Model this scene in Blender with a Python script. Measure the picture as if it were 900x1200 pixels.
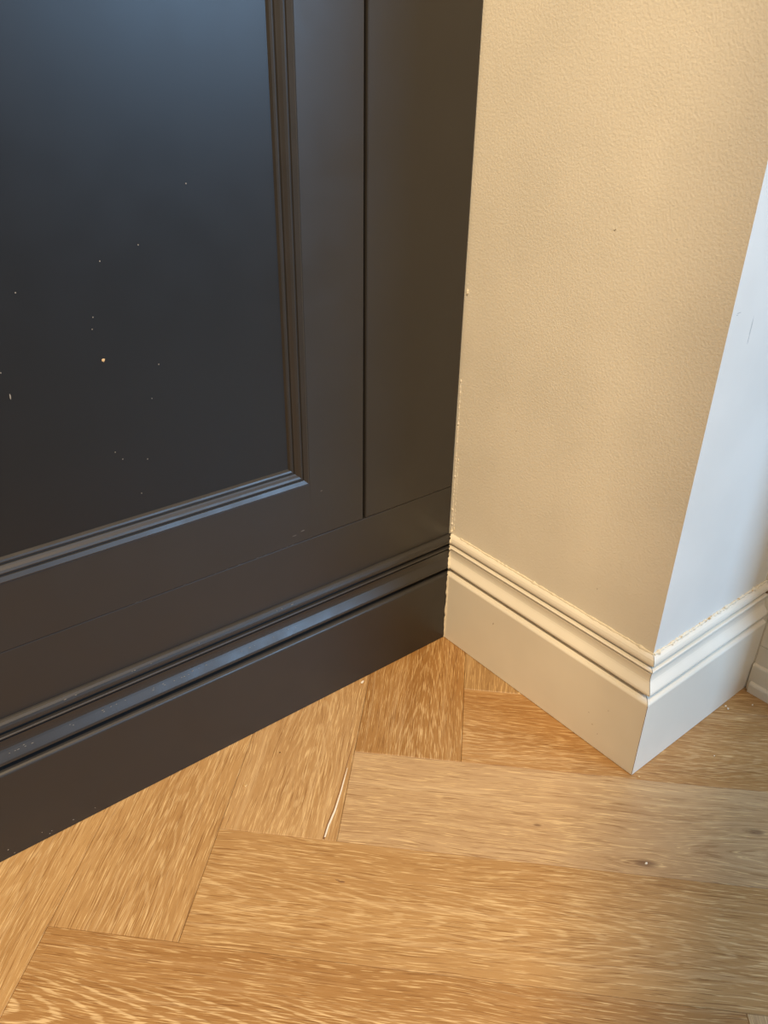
import bpy, bmesh, math, random
from mathutils import Vector, Matrix

random.seed(7)
for o in list(bpy.data.objects):
    bpy.data.objects.remove(o)
sc = bpy.context.scene
COL = sc.collection

# ------------------------------------------------------------------ camera
F_PX, YAW, PITCH, ROLL = 916.765, 0.678010, -0.506349, 0.0176424
CAM = Vector((-0.5996, -0.6097, 0.6647))
fwd = Vector((math.sin(YAW) * math.cos(PITCH), math.cos(YAW) * math.cos(PITCH), math.sin(PITCH)))
rt = Vector((math.cos(YAW), -math.sin(YAW), 0))
up = rt.cross(fwd)
c_, s_ = math.cos(ROLL), math.sin(ROLL)
r2, u2 = rt * c_ + up * s_, up * c_ - rt * s_
cam = bpy.data.cameras.new('camera')
cam.sensor_width = 36.0
cam.lens = F_PX / 1200 * 36.0
cam.clip_start = 0.01
cam_o = bpy.data.objects.new('camera', cam)
COL.objects.link(cam_o)
m = Matrix(((r2.x, u2.x, -fwd.x, CAM.x), (r2.y, u2.y, -fwd.y, CAM.y), (r2.z, u2.z, -fwd.z, CAM.z), (0, 0, 0, 1)))
cam_o.matrix_world = m
sc.camera = cam_o

# ------------------------------------------------------------------ light and exposure
sc.view_settings.view_transform = 'Standard'
sc.view_settings.look = 'None'
sc.view_settings.gamma = 1
sc.view_settings.use_curve_mapping = False
sc.view_settings.exposure = 0.0
w = bpy.data.worlds.new('room_air')
sc.world = w
w.use_nodes = True
w.node_tree.nodes['Background'].inputs[0].default_value = (1.0, 0.82, 0.62, 1)
w.node_tree.nodes['Background'].inputs[1].default_value = 0.11


def area(name, loc, target, sx, sy, power, color):
    l = bpy.data.lights.new(name, 'AREA')
    l.shape = 'RECTANGLE'
    l.size, l.size_y, l.energy, l.color = sx, sy, power, color
    o = bpy.data.objects.new(name, l)
    COL.objects.link(o)
    o.location = loc
    o.rotation_euler = (Vector(target) - Vector(loc)).to_track_quat('-Z', 'Y').to_euler()
    return o


area('ceiling_lamp', (-1.25, -1.03, 2.40), (-0.1, -0.3, 0.2), 0.10, 0.10, 76, (1.0, 0.75, 0.45))
area('ceiling_lamp', (-0.05, -1.35, 2.40), (0.1, -0.8, 0), 0.30, 0.30, 9.5, (1.0, 0.73, 0.52))
area('window_daylight', (1.15, -2.60, 1.55), (-0.1, -0.2, 0.3), 1.1, 1.3, 76, (0.39, 0.655, 1.0))

# ------------------------------------------------------------------ helpers
W = 0.306          # width of the pale wall face between the two corners
T = 0.0145         # thickness of the skirting (wall faces stand this far back)
D = 0.2373         # depth of the right hand face


def mesh_obj(name, verts, faces, mat, parent=None, smooth=False, kind=None, label=None):
    me = bpy.data.meshes.new(name)
    me.from_pydata([tuple(v) for v in verts], [], faces)
    bm = bmesh.new()
    bm.from_mesh(me)
    bmesh.ops.recalc_face_normals(bm, faces=bm.faces)
    bm.to_mesh(me)
    bm.free()
    if smooth:
        for p in me.polygons:
            p.use_smooth = True
    me.materials.append(mat)
    o = bpy.data.objects.new(name, me)
    COL.objects.link(o)
    if parent:
        o.parent = parent
    if kind:
        o['kind'] = kind
    if label:
        o['label'] = label
    return o


def prism(poly, z0, z1):
    n = len(poly)
    v = [(x, y, z0) for x, y in poly] + [(x, y, z1) for x, y in poly]
    f = [tuple(range(n))[::-1], tuple(range(n, 2 * n))] + [(i, (i + 1) % n, n + (i + 1) % n, n + i) for i in range(n)]
    return v, f


def box(x0, x1, y0, y1, z0, z1, b=0.0):
    """box with all edges chamfered by b"""
    bm = bmesh.new()
    bmesh.ops.create_cube(bm, size=1)
    for vv in bm.verts:
        vv.co = Vector((x0 + (vv.co.x + .5) * (x1 - x0), y0 + (vv.co.y + .5) * (y1 - y0), z0 + (vv.co.z + .5) * (z1 - z0)))
    if b:
        bmesh.ops.bevel(bm, geom=bm.edges[:], offset=b, segments=2, affect='EDGES', profile=0.5)
    bm.verts.index_update()
    v = [vv.co.copy() for vv in bm.verts]
    f = [[q.index for q in ff.verts] for ff in bm.faces]
    bm.free()
    return v, f


def join(*vf):
    V, Fs = [], []
    for v, f in vf:
        k = len(V)
        V += list(v)
        Fs += [[i + k for i in ff] for ff in f]
    return V, Fs


def loft(rings, caps=True):
    n = len(rings[0])
    V = [p for r in rings for p in r]
    Fs = []
    for k in range(len(rings) - 1):
        for i in range(n):
            j = (i + 1) % n
            Fs.append((k * n + i, k * n + j, (k + 1) * n + j, (k + 1) * n + i))
    if caps:
        Fs.append(tuple(range(n))[::-1])
        Fs.append(tuple(range((len(rings) - 1) * n, len(rings) * n)))
    return V, Fs


def bead(path, r, jr, jp, seed, sides=7):
    """an uneven hand laid bead along a polyline"""
    rnd = random.Random(seed)
    rings = []
    n = len(path)
    for i, p in enumerate(path):
        p = Vector(p)
        d = (Vector(path[min(i + 1, n - 1)]) - Vector(path[max(i - 1, 0)])).normalized()
        a = d.orthogonal().normalized()
        b = d.cross(a)
        rr = max(0.0002, r * (1 + jr * rnd.uniform(-1, 1)))
        if rnd.random() < .06:
            rr *= 1.6
        c = p + Vector([jp * rnd.uniform(-1, 1) for _ in range(3)])
        rings.append([c + (a * math.cos(t) + b * math.sin(t)) * rr for t in [2 * math.pi * k / sides for k in range(sides)]])
    return loft(rings)


def line(a, b, n):
    a, b = Vector(a), Vector(b)
    return [a.lerp(b, i / n) for i in range(n + 1)]


def blob(c, rx, ry, rz, seed, rough=.25, rot=0):
    rnd = random.Random(seed)
    bm = bmesh.new()
    bmesh.ops.create_icosphere(bm, subdivisions=1, radius=1)
    M = Matrix.Rotation(rot, 3, 'Z')
    v = [Vector(c) + M @ Vector((p.co.x * rx * (1 + rough * rnd.uniform(-1, 1)), p.co.y * ry * (1 + rough * rnd.uniform(-1, 1)), p.co.z * rz * (1 + rough * rnd.uniform(-1, 1)))) for p in bm.verts]
    f = [[q.index for q in ff.verts] for ff in bm.faces]
    bm.free()
    return v, f


# ------------------------------------------------------------------ materials
class N:
    def __init__(self, name):
        self.m = bpy.data.materials.new(name)
        self.m.use_nodes = True
        self.t = self.m.node_tree
        self.b = self.t.nodes['Principled BSDF']

    def n(self, kind, **kw):
        nd = self.t.nodes.new(kind)
        for k, v in kw.items():
            setattr(nd, k, v)
        return nd

    def link(self, a, b):
        self.t.links.new(a, b)

    def val(self, x, sock):
        if isinstance(x, (int, float)):
            sock.default_value = x
        elif isinstance(x, (tuple, list)):
            sock.default_value = x
        else:
            self.link(x, sock)

    def math(self, op, a, b=0.0, c=None):
        nd = self.n('ShaderNodeMath', operation=op)
        self.val(a, nd.inputs[0])
        self.val(b, nd.inputs[1])
        if c is not None:
            self.val(c, nd.inputs[2])
        return nd.outputs[0]

    def ramp(self, x, a, b, lo=0.0, hi=1.0):
        nd = self.n('ShaderNodeMapRange', interpolation_type='SMOOTHSTEP')
        self.val(x, nd.inputs[0])
        for i, q in enumerate((a, b, lo, hi)):
            nd.inputs[1 + i].default_value = q
        return nd.outputs[0]

    def mix(self, f, a, b, mode='MIX'):
        nd = self.n('ShaderNodeMix', data_type='RGBA', blend_type=mode)
        self.val(f, nd.inputs[0])
        self.val(a, nd.inputs[6])
        self.val(b, nd.inputs[7])
        return nd.outputs[2]

    def comb(self, x, y, z):
        nd = self.n('ShaderNodeCombineXYZ')
        for i, q in enumerate((x, y, z)):
            self.val(q, nd.inputs[i])
        return nd.outputs[0]

    def noise(self, vec, scale, detail=2.0, rough=.5, dist=0.0):
        nd = self.n('ShaderNodeTexNoise')
        self.val(vec, nd.inputs['Vector'])
        nd.inputs['Scale'].default_value = scale
        nd.inputs['Detail'].default_value = detail
        nd.inputs['Roughness'].default_value = rough
        nd.inputs['Distortion'].default_value = dist
        return nd.outputs[0]

    def bump(self, h, strength, dist):
        nd = self.n('ShaderNodeBump')
        nd.inputs['Strength'].default_value = strength
        nd.inputs['Distance'].default_value = dist
        self.link(h, nd.inputs['Height'])
        self.link(nd.outputs[0], self.b.inputs['Normal'])

    def out(self, color, rough, spec=.5):
        self.val(color, self.b.inputs['Base Color'])
        self.val(rough, self.b.inputs['Roughness'])
        self.b.inputs['Specular IOR Level'].default_value = spec
        return self.m


def paint(name, col, rough, spec, bscale, bstr, bdist, col2=None, detail=3, rvar=1.0):
    k = N(name)
    tc = k.n('ShaderNodeTexCoord').outputs['Object']
    a = k.noise(tc, 9, 3)
    c = k.mix(k.ramp(a, .35, .7), col, col2 or tuple(x * .94 for x in col[:3]) + (1,))
    h = k.noise(tc, bscale, detail, .55)
    k.bump(h, bstr, bdist)
    r = k.ramp(k.noise(tc, 30, 3), .3, .7, rough - .04 * rvar, rough + .05 * rvar)
    return k.out(c, r, spec)


M_wall = paint('wall_emulsion', (.81, .765, .665, 1), .62, .3, 400, .5, .0009)
M_wall_smooth = paint('wall_emulsion_smooth', (.80, .78, .72, 1), .55, .3, 180, .12, .0006)
M_white = paint('skirting_satin', (.82, .77, .66, 1), .36, .45, 90, .10, .0008)
M_casing = paint('casing_satin', (.80, .73, .59, 1), .4, .4, 120, .2, .0008)
M_caulk = paint('caulk_cream', (.80, .73, .58, 1), .5, .4, 400, .4, .001)
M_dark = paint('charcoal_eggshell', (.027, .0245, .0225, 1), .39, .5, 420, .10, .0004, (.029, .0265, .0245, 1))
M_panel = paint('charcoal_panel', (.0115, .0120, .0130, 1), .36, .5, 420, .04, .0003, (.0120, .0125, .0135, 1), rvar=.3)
M_void = paint('dark_void', (.006, .005, .005, 1), .8, .1, 100, .1, .0005)
M_speck = paint('dust_grey', (.30, .27, .22, 1), .7, .3, 300, .2, .0004)
M_chip = paint('chip_white', (.80, .74, .62, 1), .6, .3, 300, .3, .0004)
M_tan = paint('chip_tan', (.62, .42, .20, 1), .6, .3, 300, .3, .0004)
M_brown = paint('scuff_brown', (.20, .10, .045, 1), .7, .3, 300, .3, .0004)
M_sub = paint('screed', (.10, .07, .045, 1), .9, .2, 100, .2, .001)
M_plaster = paint('plaster_near', (.72, .68, .60, 1), .7, .3, 150, .2, .0008)


def wood(name, knots=(), cathedral=0.25, streak=0.55):
    k = N(name)
    tc = k.n('ShaderNodeTexCoord').outputs['Object']
    oi = k.n('ShaderNodeObjectInfo')
    sp = k.n('ShaderNodeSeparateXYZ')
    k.link(tc, sp.inputs[0])
    x, y = sp.outputs[0], sp.outputs[1]
    seed = k.math('MULTIPLY', oi.outputs['Random'], 37.0)
    # slow wander of the grain along the board
    wob = k.noise(k.comb(k.math('MULTIPLY', x, 5.0), k.math('MULTIPLY', y, 9.0), seed), 1, 2)
    yy = k.math('ADD', y, k.math('MULTIPLY', k.math('SUBTRACT', wob, .5), .018))
    kmask = None
    for kx, ky, kr in knots:
        dx = k.math('MULTIPLY', k.math('SUBTRACT', x, kx), .42)
        dy = k.math('SUBTRACT', y, ky)
        d2 = k.math('ADD', k.math('MULTIPLY', dx, dx), k.math('MULTIPLY', dy, dy))
        g = k.math('POWER', 2.718, k.math('MULTIPLY', d2, -1.0 / (2 * (kr * 1.6) ** 2)))
        sg = k.math('DIVIDE', dy, k.math('ADD', k.math('ABSOLUTE', dy), .0015))
        yy = k.math('SUBTRACT', yy, k.math('MULTIPLY', k.math('MULTIPLY', sg, g), kr * 0.9))
        kk = k.ramp(k.math('SQRT', d2), kr * .25, kr * .95, 1, 0)
        kmask = kk if kmask is None else k.math('MAXIMUM', kmask, kk)
    broad = k.noise(k.comb(k.math('MULTIPLY', x, 2.6), k.math('MULTIPLY', yy, 26.0), seed), 1, 3)
    mid = k.noise(k.comb(k.math('MULTIPLY', x, 4.5), k.math('MULTIPLY', yy, 190.0), seed), 1, 3, .6)
    lit = k.noise(k.comb(k.math('MULTIPLY', x, 38.0), k.math('MULTIPLY', yy, 1000.0), k.math('ADD', seed, 5.0)), 1, 2, .6)
    drk = k.noise(k.comb(k.math('MULTIPLY', x, 26.0), k.math('MULTIPLY', yy, 900.0), k.math('ADD', seed, 11.0)), 1, 2, .6)
    # cathedral figure: nested arches about the middle of the board
    ya = k.math('ADD', yy, .072)
    arch = k.math('SQRT', k.math('ADD', k.math('MULTIPLY', k.math('MULTIPLY', ya, ya), 1.0), .0002))
    arch = k.math('ADD', arch, k.math('MULTIPLY', x, .15))
    arch = k.math('ADD', arch, k.math('MULTIPLY', mid, .005))
    bands = k.math('SINE', k.math('MULTIPLY', arch, 1150.0))
    bmask = k.math('MULTIPLY', k.ramp(bands, .45, .95), k.ramp(lit, .38, .55))
    bmask = k.math('MULTIPLY', bmask, k.ramp(k.math('ABSOLUTE', ya), .048, .02))
    col = oi.outputs['Color']
    dark = k.mix(1.0, col, (.56, .47, .38, 1), 'MULTIPLY')
    pale = k.mix(.50, col, (.86, .66, .38, 1))
    c = k.mix(k.ramp(broad, .3, .72, .0, .75), col, k.mix(1.0, col, (.80, .74, .66, 1), 'MULTIPLY'))
    c = k.mix(k.ramp(mid, .5, .78, 0, .42), c, pale)
    c = k.mix(k.ramp(mid, .45, .22, 0, .42), c, dark)
    c = k.mix(k.ramp(drk, .45, .33, 0, .85), c, dark)
    c = k.mix(k.math('MULTIPLY', bmask, cathedral), c, (.84, .62, .33, 1))
    sm = k.ramp(lit, .56, .66)
    c = k.mix(k.math('MULTIPLY', sm, streak), c, (.80, .57, .28, 1))
    if kmask is not None:
        c = k.mix(k.math('MULTIPLY', kmask, .6), c, (.10, .040, .02, 1))
    k.bump(k.math('ADD', lit, k.math('MULTIPLY', drk, .8)), .2, .0005)
    r = k.ramp(mid, .3, .7, .38, .50)
    return k.out(c, r, .45)


M_wood = wood('limed_oak')
M_wood_knot = wood('limed_oak_knotted', knots=((.303, -.107, .0065), (.455, -.085, .018), (.42, -.055, .006), (.20, -.075, .0025)), cathedral=.1)
M_wood_arch = wood('limed_oak_figured', cathedral=.6, streak=.6)

# ------------------------------------------------------------------ the setting: floor
v, f = box(-2.4, 1.6, -2.2, 1.0, -0.05, -0.0125)
floor = mesh_obj('floor', v, f, M_sub, kind='structure', label='herringbone oak floor of wide limed boards')

PW, PL = 0.12, 0.60
C0 = Vector((-0.0500, -0.09256))
U = Vector((1, -1)) / math.sqrt(2)
V = Vector((1, 1)) / math.sqrt(2)


def plank_mesh():
    g, ch = .00012, .0006
    rings = []
    for z, i in ((-.012, g), (-ch, g), (0, g + ch)):
        rings.append([(i, -i, z), (PL - i, -i, z), (PL - i, -PW + i, z), (i, -PW + i, z)])
    return loft(rings)


pv, pf = plank_mesh()
plank0 = None
TONES = {  # measured board by board where the photograph shows them
    ('H', 0): (.53, .285, .095), ('H', 1): (.62, .40, .19), ('H', 2): (.57, .325, .115), ('H', 3): (.50, .265, .085),
    ('V', 0): (.52, .32, .13), ('V', 1): (.47, .245, .075), ('V', 2): (.62, .37, .145), ('V', 3): (.61, .355, .13), ('V', 4): (.62, .36, .13),
}
mats = {('H', 1): M_wood_knot, ('H', 3): M_wood_arch}
meshes = {}


def add_plank(kind, corner, tone, mat):
    key = mat.name
    if key not in meshes:
        me = bpy.data.meshes.new('plank')
        me.from_pydata(pv, [], pf)
        bm = bmesh.new()
        bm.from_mesh(me)
        bmesh.ops.recalc_face_normals(bm, faces=bm.faces)
        bm.to_mesh(me)
        bm.free()
        me.materials.append(mat)
        meshes[key] = me
    o = bpy.data.objects.new('plank', meshes[key])
    COL.objects.link(o)
    o.parent = floor
    # local x runs along the board; local y from 0 to -PW
    if kind == 'H':
        o.rotation_euler = (0, 0, math.radians(-45))
        o.location = (corner.x, corner.y, -random.uniform(0, .00012))
    else:
        o.rotation_euler = (0, 0, math.radians(45))
        q = corner
        o.location = (q.x, q.y, -random.uniform(0, .00012))
    o.color = (tone[0] * .79, tone[1] * .80, tone[2] * .86, 1)
    return o


rt_ = random.Random(3)
for jz in (-1, 0, 1, 2):
    for kk in range(-12, 13):
        tl = C0 - (U + V) * PW * kk + (U - V) * PL * jz
        for kind in 'HV':
            if kind == 'H':
                corner = tl
                d1, d2 = U * PL, -V * PW
            else:
                corner = tl + U * 0.0
                d1, d2 = V * PL, U * PW
            pts = [corner, corner + d1, corner + d2, corner + d1 + d2]
            # keep a board only where some of it lies on open floor
            ok = False
            for a in range(13):
                for b_ in range(4):
                    p = corner + d1 * (a / 12) + d2 * (b_ / 3)
                    if -1.55 < p.x < 0.9 and -1.5 < p.y < -.0 and (p.x < .005 or p.y < -W + .002) and (p.x < D or p.y < -.42):
                        ok = True
            if not ok:
                continue
            j = rt_.uniform(-1, 1)
            tone = tuple(t * (1 + .10 * j) for t in (.57, .33, .12))
            mt = M_wood
            if jz == 0 and (kind, kk) in TONES:
                tone = TONES[(kind, kk)]
                mt = mats.get((kind, kk), M_wood)
            if jz == 1 and kind == 'V':
                tone = (.64, .42, .20)
            # a V board's local frame: x along V, y towards -U, so start at the U side
            if kind == 'V':
                pl_ = add_plank('V', corner + U * 0, tone, mt)
            else:
                pl_ = add_plank('H', corner, tone, mt)
            pl_['board'] = '%s%d' % (kind, kk) if jz == 0 else ''
            if jz == 0 and (kind, kk) == ('V', 2):
                V2 = pl_

# the split with pale filler near the end of one board (board frame: x along the grain)
path = [(.240 - .238 + .001, -.1075), (.018, -.1088), (.036, -.112), (.059, -.114), (.078, -.115), (.095, -.116)]
rings = []
for i, (px, py) in enumerate(path):
    hw = (.0009, .0012, .0011, .0008, .0007, .0002)[i]
    rings.append([(px, py - hw, -.0004), (px, py + hw, -.0004), (px, py + hw * .7, .00018), (px, py - hw * .7, .00018)])
v, f = loft(rings)
mesh_obj('crack_filler', v, f, M_chip, V2, label='pale filler in a split board')
rings = []
for i, (px, py) in enumerate([(.0005, -.1066), (.018, -.1075), (.04, -.1105), (.07, -.113), (.10, -.1145), (.14, -.117)]):
    hw = (.0016, .0009, .0006, .0006, .0005, .0002)[i]
    rings.append([(px, py - hw, -.0004), (px, py + hw, -.0004), (px, py + hw * .7, .00012), (px, py - hw * .7, .00012)])
v, f = loft(rings)
mesh_obj('split', v, f, M_brown, V2, label='dark split along the grain')

for o_ in floor.children:
    if o_.get('board') == 'H2':
        mesh_obj('nick', *join(blob((.132, -.044, 0), .0042, .0008, .0003, 31), blob((.128, -.0425, 0), .0025, .0006, .0003, 32)), M_brown, o_, label='small dark nick in the board')

# ------------------------------------------------------------------ the setting: walls of the pier
v, f = prism([(T, T + .6), (T, -W + T), (T + .06, -W + T + .06), (T + .06, T + .6)], 0, 2.4)
wall_left = mesh_obj('wall_left', v, f, M_wall, kind='structure', label='cream textured wall beside the dark cupboard')
bv = [(T, -W + T), (D, -W + T), (D, -W + T + .06), (T + .06, -W + T + .06)]
v, f = prism(bv, 0, 2.4)
wall_right = mesh_obj('wall_right', v, f, M_wall_smooth, kind='structure', label='smooth wall face around the corner in cool daylight')

# skirting profile, (depth from front face, height)
PROF = [(0, .0007), (0, .0994), (.0004, .1006), (.0012, .1016), (.0030, .1028), (.0062, .1038), (.0086, .1044), (.0089, .1062), (.0086, .1087),
        (.0030, .1098), (.0016, .1110), (.0013, .1126), (.0018, .1142), (.0032, .1162), (.0050, .1186), (.0068, .1210), (.0080, .1230),
        (.0085, .1254), (.0086, .1290), (.0082, .1322), (.0080, .1332), (.0092, .1337), (.0092, .1344), (.0076, .1350), (.0067, .1359), (.0067, .1367), (.0076, .1376),
        (.0118, .1382), (.0120, .1411), (.0092, .1416), (.0080, .1428), (.0077, .1446), (.0081, .1468), (.0092, .1492), (.0110, .1510), (.0128, .1520), (T, .1525), (T, .0007)]


def skirt(name, a, b, mat, parent=None, kind=None, label=None):
    """a(depth), b(depth) give the xy of both ends for a profile depth"""
    return mesh_obj(name, *loft([[(*a(d), z) for d, z in PROF], [(*b(d), z) for d, z in PROF]]), mat, parent, kind=kind, label=label)


bl = skirt('baseboard_left', lambda d: (d, d - .0002), lambda d: (d, -W + d + .0004), M_white, kind='structure', label='cream moulded skirting board below the textured wall')
br = skirt('baseboard_right', lambda d: (d + .0004, -W + d), lambda d: (D - .0006, -W + d), M_white, kind='structure', label='white moulded skirting board in cool daylight')
# filler showing in the outer mitre
mesh_obj('mitre_filler', *bead(line((.0009, -W + .0009, .0), (.0009, -W + .0009, .099), 26),   .00045, .3, .0001, 5), M_brown, bl, label='brown filler in the open mitre')

# caulk on the tops and in the inner corner
cz = .1527
mesh_obj('caulk_bead', *bead(line((T - .0006, -.004, cz), (T - .0006, -W + T - .001, cz), 90), .0012, .35, .00025, 11), M_caulk, bl)
mesh_obj('caulk_bead', *bead(line((T, -W + T - .0008, cz), (D - .001, -W + T - .0008, cz), 110), .0015, .55, .0004, 12), M_caulk, br)
rr = random.Random(21)
cr = []
for i in range(15):
    x = rr.choice([rr.uniform(.03, .21), rr.uniform(.09, .15)])
    cr.append(blob((x, -W + T - rr.uniform(.0008, .0026), cz + rr.uniform(.0008, .0018)), rr.uniform(.0006, .0017), .0006, .0006, 100 + i))
cr.append(blob((.1148, -W + T - .002, cz + .0012), .0022, .0012, .0012, 77))
mesh_obj('caulk_crumbs', *join(*cr), M_tan, br, kind='stuff')
mesh_obj('gap_filler', *join(blob((D - .0012, -W + .0093, .1398), .0008, .002, .002, 91), blob((D - .0012, -W + .0062, .1070), .0008, .002, .0018, 92)), M_brown, br, label='brown gap at the end of the moulding')
inner = [(d - .0005, d - .0007, z) for d, z in PROF[:-2]]
pp = []
for i in range(len(inner) - 1):
    n_ = max(1, int((Vector(inner[i + 1]) - Vector(inner[i])).length / .005))
    pp += line(inner[i], inner[i + 1], n_)[:-1]
mesh_obj('corner_caulk', *bead(pp, .0011, .45, .0004, 14), M_caulk, bl)
mesh_obj('corner_caulk', *bead(line((T + .0002, T - .0012, .150), (T + .0002, T - .0002, .36), 90), .0007, .5, .0003, 15), M_wall, wall_left)
mesh_obj('paint_ridge', *bead(line((T + .0001, T - .0052, .160), (T + .0001, T - .0046, .26), 46), .00045, .7, .00015, 16), M_wall, wall_left)
mesh_obj('paint_lump', *join(blob((T, T - .0052, .1615), .0009, .0012, .0035, 4), blob((T - .001, T - .002, .156), .002, .002, .003, 8), blob((T - .0006, T - .0015, .4605), .0011, .0015, .0035, 6)), M_caulk, wall_left)
sp_ = []
for (py, pz, ra, rb) in ((-.1663, .5496, .0012, .0006), (-.1672, .5503, .0006, .001), (-.0465, .3437, .0005, .0006), (-.0774, .3264, .0004, .0014), (-.2132, .1905, .0004, .0012), (-.062, .40, .0004, .0004)):
    sp_.append(blob((T, py, pz), .0002, ra, rb, int(pz * 1e4)))
mesh_obj('wall_specks', *join(*sp_), M_speck, wall_left, kind='stuff')
sp_ = []
for (py, pz, ra, rb, q) in ((-.0855, .0736, .0005, .0016, .3), (-.2398, .0424, .0008, .0003, 0), (-.2632, .0624, .0007, .0003, 0), (-.2555, .0221, .0004, .0006, 0), (-.247, .030, .0011, .0003, 0)):
    sp_.append(blob((0, py, pz), .0002, ra, rb, int(pz * 1e4)))
mesh_obj('scuff_marks', *join(*sp_), M_brown, bl, kind='stuff')
sp_ = []
for i, (px, pz, ra, rb) in enumerate(((.0513, .4844, .0009, .010), (.0516, .476, .0006, .006), (.0250, .5015, .0040, .0004), (.0230, .5000, .0016, .0004))):
    sp_.append(blob((px, -W + T, pz), ra, .00012, rb, 300 + i))
mesh_obj('grey_rub_mark', *join(*sp_), paint('rub_grey', (.52, .52, .50, 1), .6, .3, 300, .2, .0003), wall_right, kind='stuff')

# the casing that closes the right side of the pier, with its low stepped foot
CY = -W - .0008
v, f = join(box(D, D + .10, -.43, CY, .0662, 2.4, .0008), box(D + .0002, D + .10, -.43, CY, 0, .0658, .0008),
            box(D - .0004, D + .8, CY + .0002, T + .6, 0, 2.4))
casing = mesh_obj('trim_1', v, f, M_casing, kind='structure', label='cream door casing at the right end of the skirting')
def strip(prof, y0, y1):
    return loft([[(D - d, y0, z) for d, z in prof], [(D - d, y1, z) for d, z in prof]])
mesh_obj('casing_foot', *strip([(0, 0), (.0042, 0), (.0042, .0365), (.0036, .0382), (.0020, .0392), (0, .0396)], -.43, CY - .0006), M_casing, casing)
mesh_obj('casing_bead', *strip([(.0043, 0), (.0085, 0), (.0085, .0115), (.0076, .0135), (.0060, .0146), (.0043, .0148)], -.43, CY - .0046), M_casing, casing)
mesh_obj('wall_far', *box(D + .1002, 1.5, -.42, -.30, 0, 2.4), M_plaster, kind='structure', label='plain wall continuing to the right beyond the casing')
# unseen blocker added behind the camera, keeps the lamp off the right floor
mesh_obj('lamp_blocker', *box(-.82, -.70, -2.2, -.786, 0, 2.4, .002), M_plaster, kind='structure', label='added light blocker slab behind the viewpoint')

# ------------------------------------------------------------------ the cupboard
cab = bpy.data.objects.new('cupboard', None)
COL.objects.link(cab)
cab.location = (0, 0, 0)
cab['label'] = 'charcoal painted built-in cupboard with a framed panel door, left of the cream wall'
cab['category'] = 'cupboard'
XR = T - .0030        # right edge; a thin dark gap is left to the wall
XL = -1.62
ZR = .2208            # top of the bottom rail
ZT = 2.05
XG = -.1240           # right side of the gap beside the door
G = .0036
DW = .68              # door width


def part(name, vf, parent=cab, mat=M_dark, **kw):
    return mesh_obj(name, *vf, mat, parent, **kw)


part('carcass', box(XL + .002, XR - .004, T + .024, .55, 0, ZT - .002), mat=M_void)
part('stile', box(XG, XR, T, T + .022, ZR + .0003, ZT, .0015))
part('bottom_rail', box(XL, XR, T + .0003, T + .022, .140, ZR, .0006))
part('top_rail', box(XL, XG - G / 2, T, T + .022, ZT - .09, ZT, .0008))
xd1 = XG - G
xd0 = xd1 - DW
xe1 = xd0 - G
xe0 = xe1 - DW
part('stile', box(XL, xe0 - G, T, T + .022, ZR + .0003, ZT - .0905, .0010))
plinth = mesh_obj('plinth', *loft([[(XL, d, z) for d, z in PROF], [(d, d, z) for d, z in PROF]]), M_dark, cab)

MW = .0200
MP = [(0, 0), (.0003, .0006), (.0016, .0010), (.0040, -.0004), (.0054, -.0012), (.0058, -.0026), (.0070, -.0028), (.0075, -.0016), (.0086, -.0014),
      (.0105, -.0026), (.0125, -.0044), (.0138, -.0054), (.0142, -.0068), (.0150, -.0070), (.0154, -.0060), (.0166, -.0058), (.0182, -.0066), (.0192, -.0080), (MW, -.0092)]


def make_door(x0, x1):
    z0, z1 = ZR + .0005, ZT - .0925
    st = .0715
    rb = .0665
    ix0, ix1, iz0, iz1 = x0 + st, x1 - st, z0 + rb, z1 - .075
    d = mesh_obj('door', *join(box(x1 - st, x1, T, T + .020, z0, z1, .0009), box(x0, x0 + st, T, T + .020, z0, z1, .0009)), M_dark, cab)
    # rails meet the stiles flush: one continuous painted face
    part('door_rail', box(x0 + st - .0009, x1 - st + .0009, T + .00003, T + .0199, z0, iz0, .0004), d)
    part('door_rail', box(x0 + st - .0009, x1 - st + .0009, T + .00003, T + .0199, iz1, z1, .0004), d)
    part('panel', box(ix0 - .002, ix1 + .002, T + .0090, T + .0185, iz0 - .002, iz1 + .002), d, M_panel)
    back = .016

    def ring(cx, cz, sx, sz):
        r = [(cx + sx * s, T - h, cz + sz * s) for s, h in MP]
        return r + [(cx + sx * MW, T + back, cz + sz * MW), (cx, T + back, cz)]
    c = [(ix1, iz0, -1, 1), (ix0, iz0, 1, 1), (ix0, iz1, 1, -1), (ix1, iz1, -1, -1)]
    for i in range(4):
        part('moulding', loft([ring(*c[i]), ring(*c[(i + 1) % 4])]), d)
    return d, (ix0, ix1, iz0, iz1)


door, inner_ = make_door(xd0, xd1)
make_door(xe0, xe1)
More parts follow.
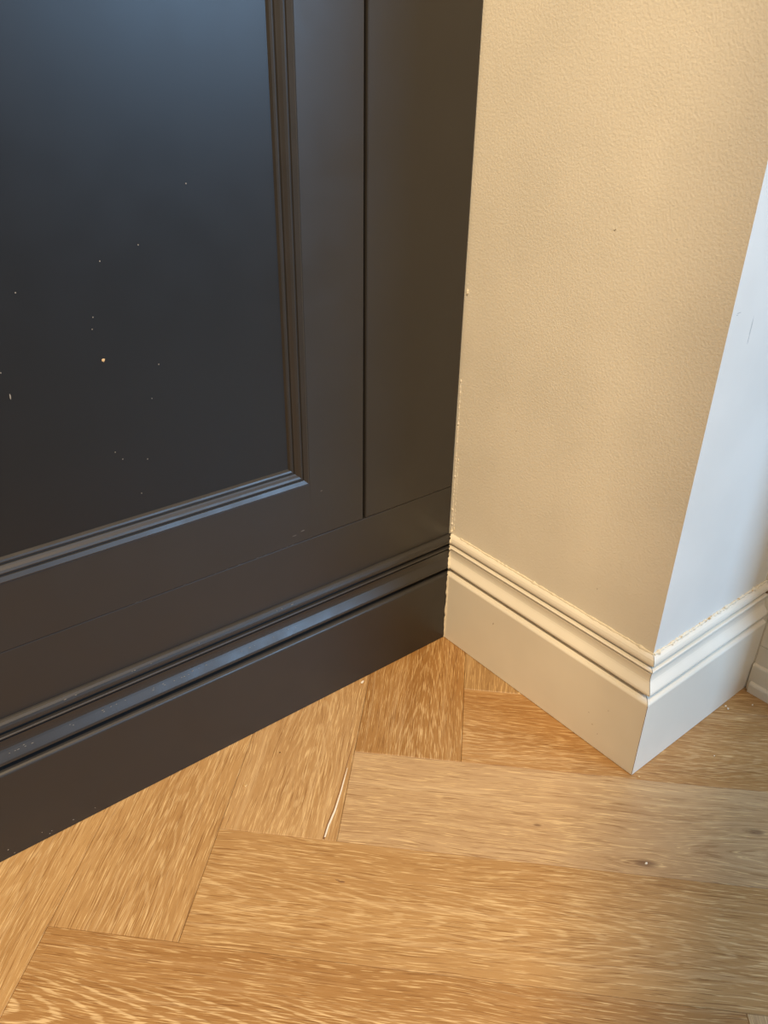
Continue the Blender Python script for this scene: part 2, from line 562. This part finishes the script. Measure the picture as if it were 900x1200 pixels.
# dust and paint specks on the panel, small dents on the frame
rs = random.Random(5)
sp_ = []
for i, (px, pz) in enumerate([(-.3434, .4446), (-.3805, .5356), (-.3477, .5446), (-.3011, .5878), (-.393, .4932), (-.4472, .5201), (-.3952, .4838), (-.467, .4422), (-.4698, .4622), (-.3536, .4155), (-.3931, .3745), (-.3874, .3663), (-.3652, .3601), (-.3753, .3284)]):
    sp_.append(blob((px, T + .009, pz), .00055, .0002, .00065 if i != 7 else .0022, 400 + i))
mesh_obj('dust_specks', *join(*sp_), M_speck, door, kind='stuff')
mesh_obj('paint_speck', *blob((-.3904, T + .009, .4573), .0016, .0004, .0016, 450), M_tan, door, label='tan paint speck on the dark panel')
sp_ = [blob((-.184, T, .2752), .0016, .0002, .0009, 460), blob((-.2203, T, .2318), .0030, .00015, .0006, 461), blob((-.2093, T, .2343), .0028, .00015, .0008, 462), blob((-.075, T, .2211), .0007, .0002, .0005, 463), blob((.0039, T, .4792), .0004, .0002, .0006, 464)]
for i in range(16):
    sp_.append(blob((rs.uniform(-.40, -.22), T, ZR + .0008), rs.uniform(.0006, .0018), .0002, .0003, 470 + i))
mesh_obj('scuff_marks', *join(*sp_), paint('scuff_grey', (.10, .09, .08, 1), .6, .4, 300, .2, .0003), door, kind='stuff')
# worn, dusty upper edges of the plinth moulding
sp_ = []
for i in range(70):
    d_, z_ = rs.choice([(.0088, .1492), (.0052, .1190), (.0060, .1206)])
    sp_.append(blob((rs.uniform(-.70, -.22), d_ - .0001, z_), rs.uniform(.0004, .0014), .0002, .00025, 520 + i))
for i in range(10):
    sp_.append(blob((rs.uniform(-.62, -.45), -.0001, rs.uniform(.002, .012)), rs.uniform(.0004, .0010), .0002, .0004, 620 + i))
mesh_obj('dust_specks', *join(*sp_), M_speck, plinth, kind='stuff')
mesh_obj('corner_lumps', *join(*[blob((T - .003 - rs.uniform(0, .004), d - .001, z), .0018, .0012, .0010, 700 + i) for i, (d, z) in enumerate([(.0080, .1446), (.0095, .1495), (.0080, .137), (.0050, .118), (.0040, .1115), (.0068, .126)])]), M_dark, plinth, kind='stuff')

# ------------------------------------------------------------------ crumbs lying on the floor
def crumb(name, loc, r, mat, label, seed, cat='chip', rot=0.0, group=None):
    v_, f_ = blob((0, 0, r[2] * .8), r[0], r[1], r[2], seed, .3, rot)
    o = mesh_obj(name, v_, f_, mat)
    o.location = (loc[0], loc[1], 0)
    o['label'] = label
    o['category'] = cat
    if group:
        o['group'] = group
    return o


crumb('paint_chip', (-.1437, -.0062), (.0042, .0016, .0009), M_chip, 'pale paint chip on the floor against the dark cupboard plinth', 1, rot=.3)
crumb('paint_chip', (.1829, -.3100), (.0015, .0012, .0010), M_chip, 'white paint crumb touching the white skirting on the right, the inner of two', 2)
crumb('paint_chip', (.1807, -.3143), (.0017, .0012, .0009), M_chip, 'white paint crumb just off the white skirting on the right, the outer of two', 3, rot=.8)
crumb('paint_chip', (.2110, -.3290), (.0016, .0010, .0008), M_chip, 'pale crumb in front of the low casing foot at the right edge', 4)
crumb('paint_chip', (-.0813, -.3822), (.0016, .0013, .0006), M_chip, 'white paint chip lying in the dark knot of the floorboard', 5)
crumb('paint_chip', (-.3415, -.0615), (.0022, .0018, .0006), M_tan, 'pale tan flake on the light board at left of the split', 6)
crumb('paint_chip', (.0984, -.3461), (.0011, .0008, .0006), M_chip, 'tiny white crumb in front of the middle of the right skirting', 7)
crumb('wood_crumb', (.0045, -.3122), (.0018, .0012, .0008), M_tan, 'orange tan crumb on the floor at the outer skirting corner', 8, 'crumb')
crumb('dark_speck', (-.2876, -.0434), (.0009, .0008, .0005), M_void, 'tiny black speck on the light board near the plinth', 9, 'speck')
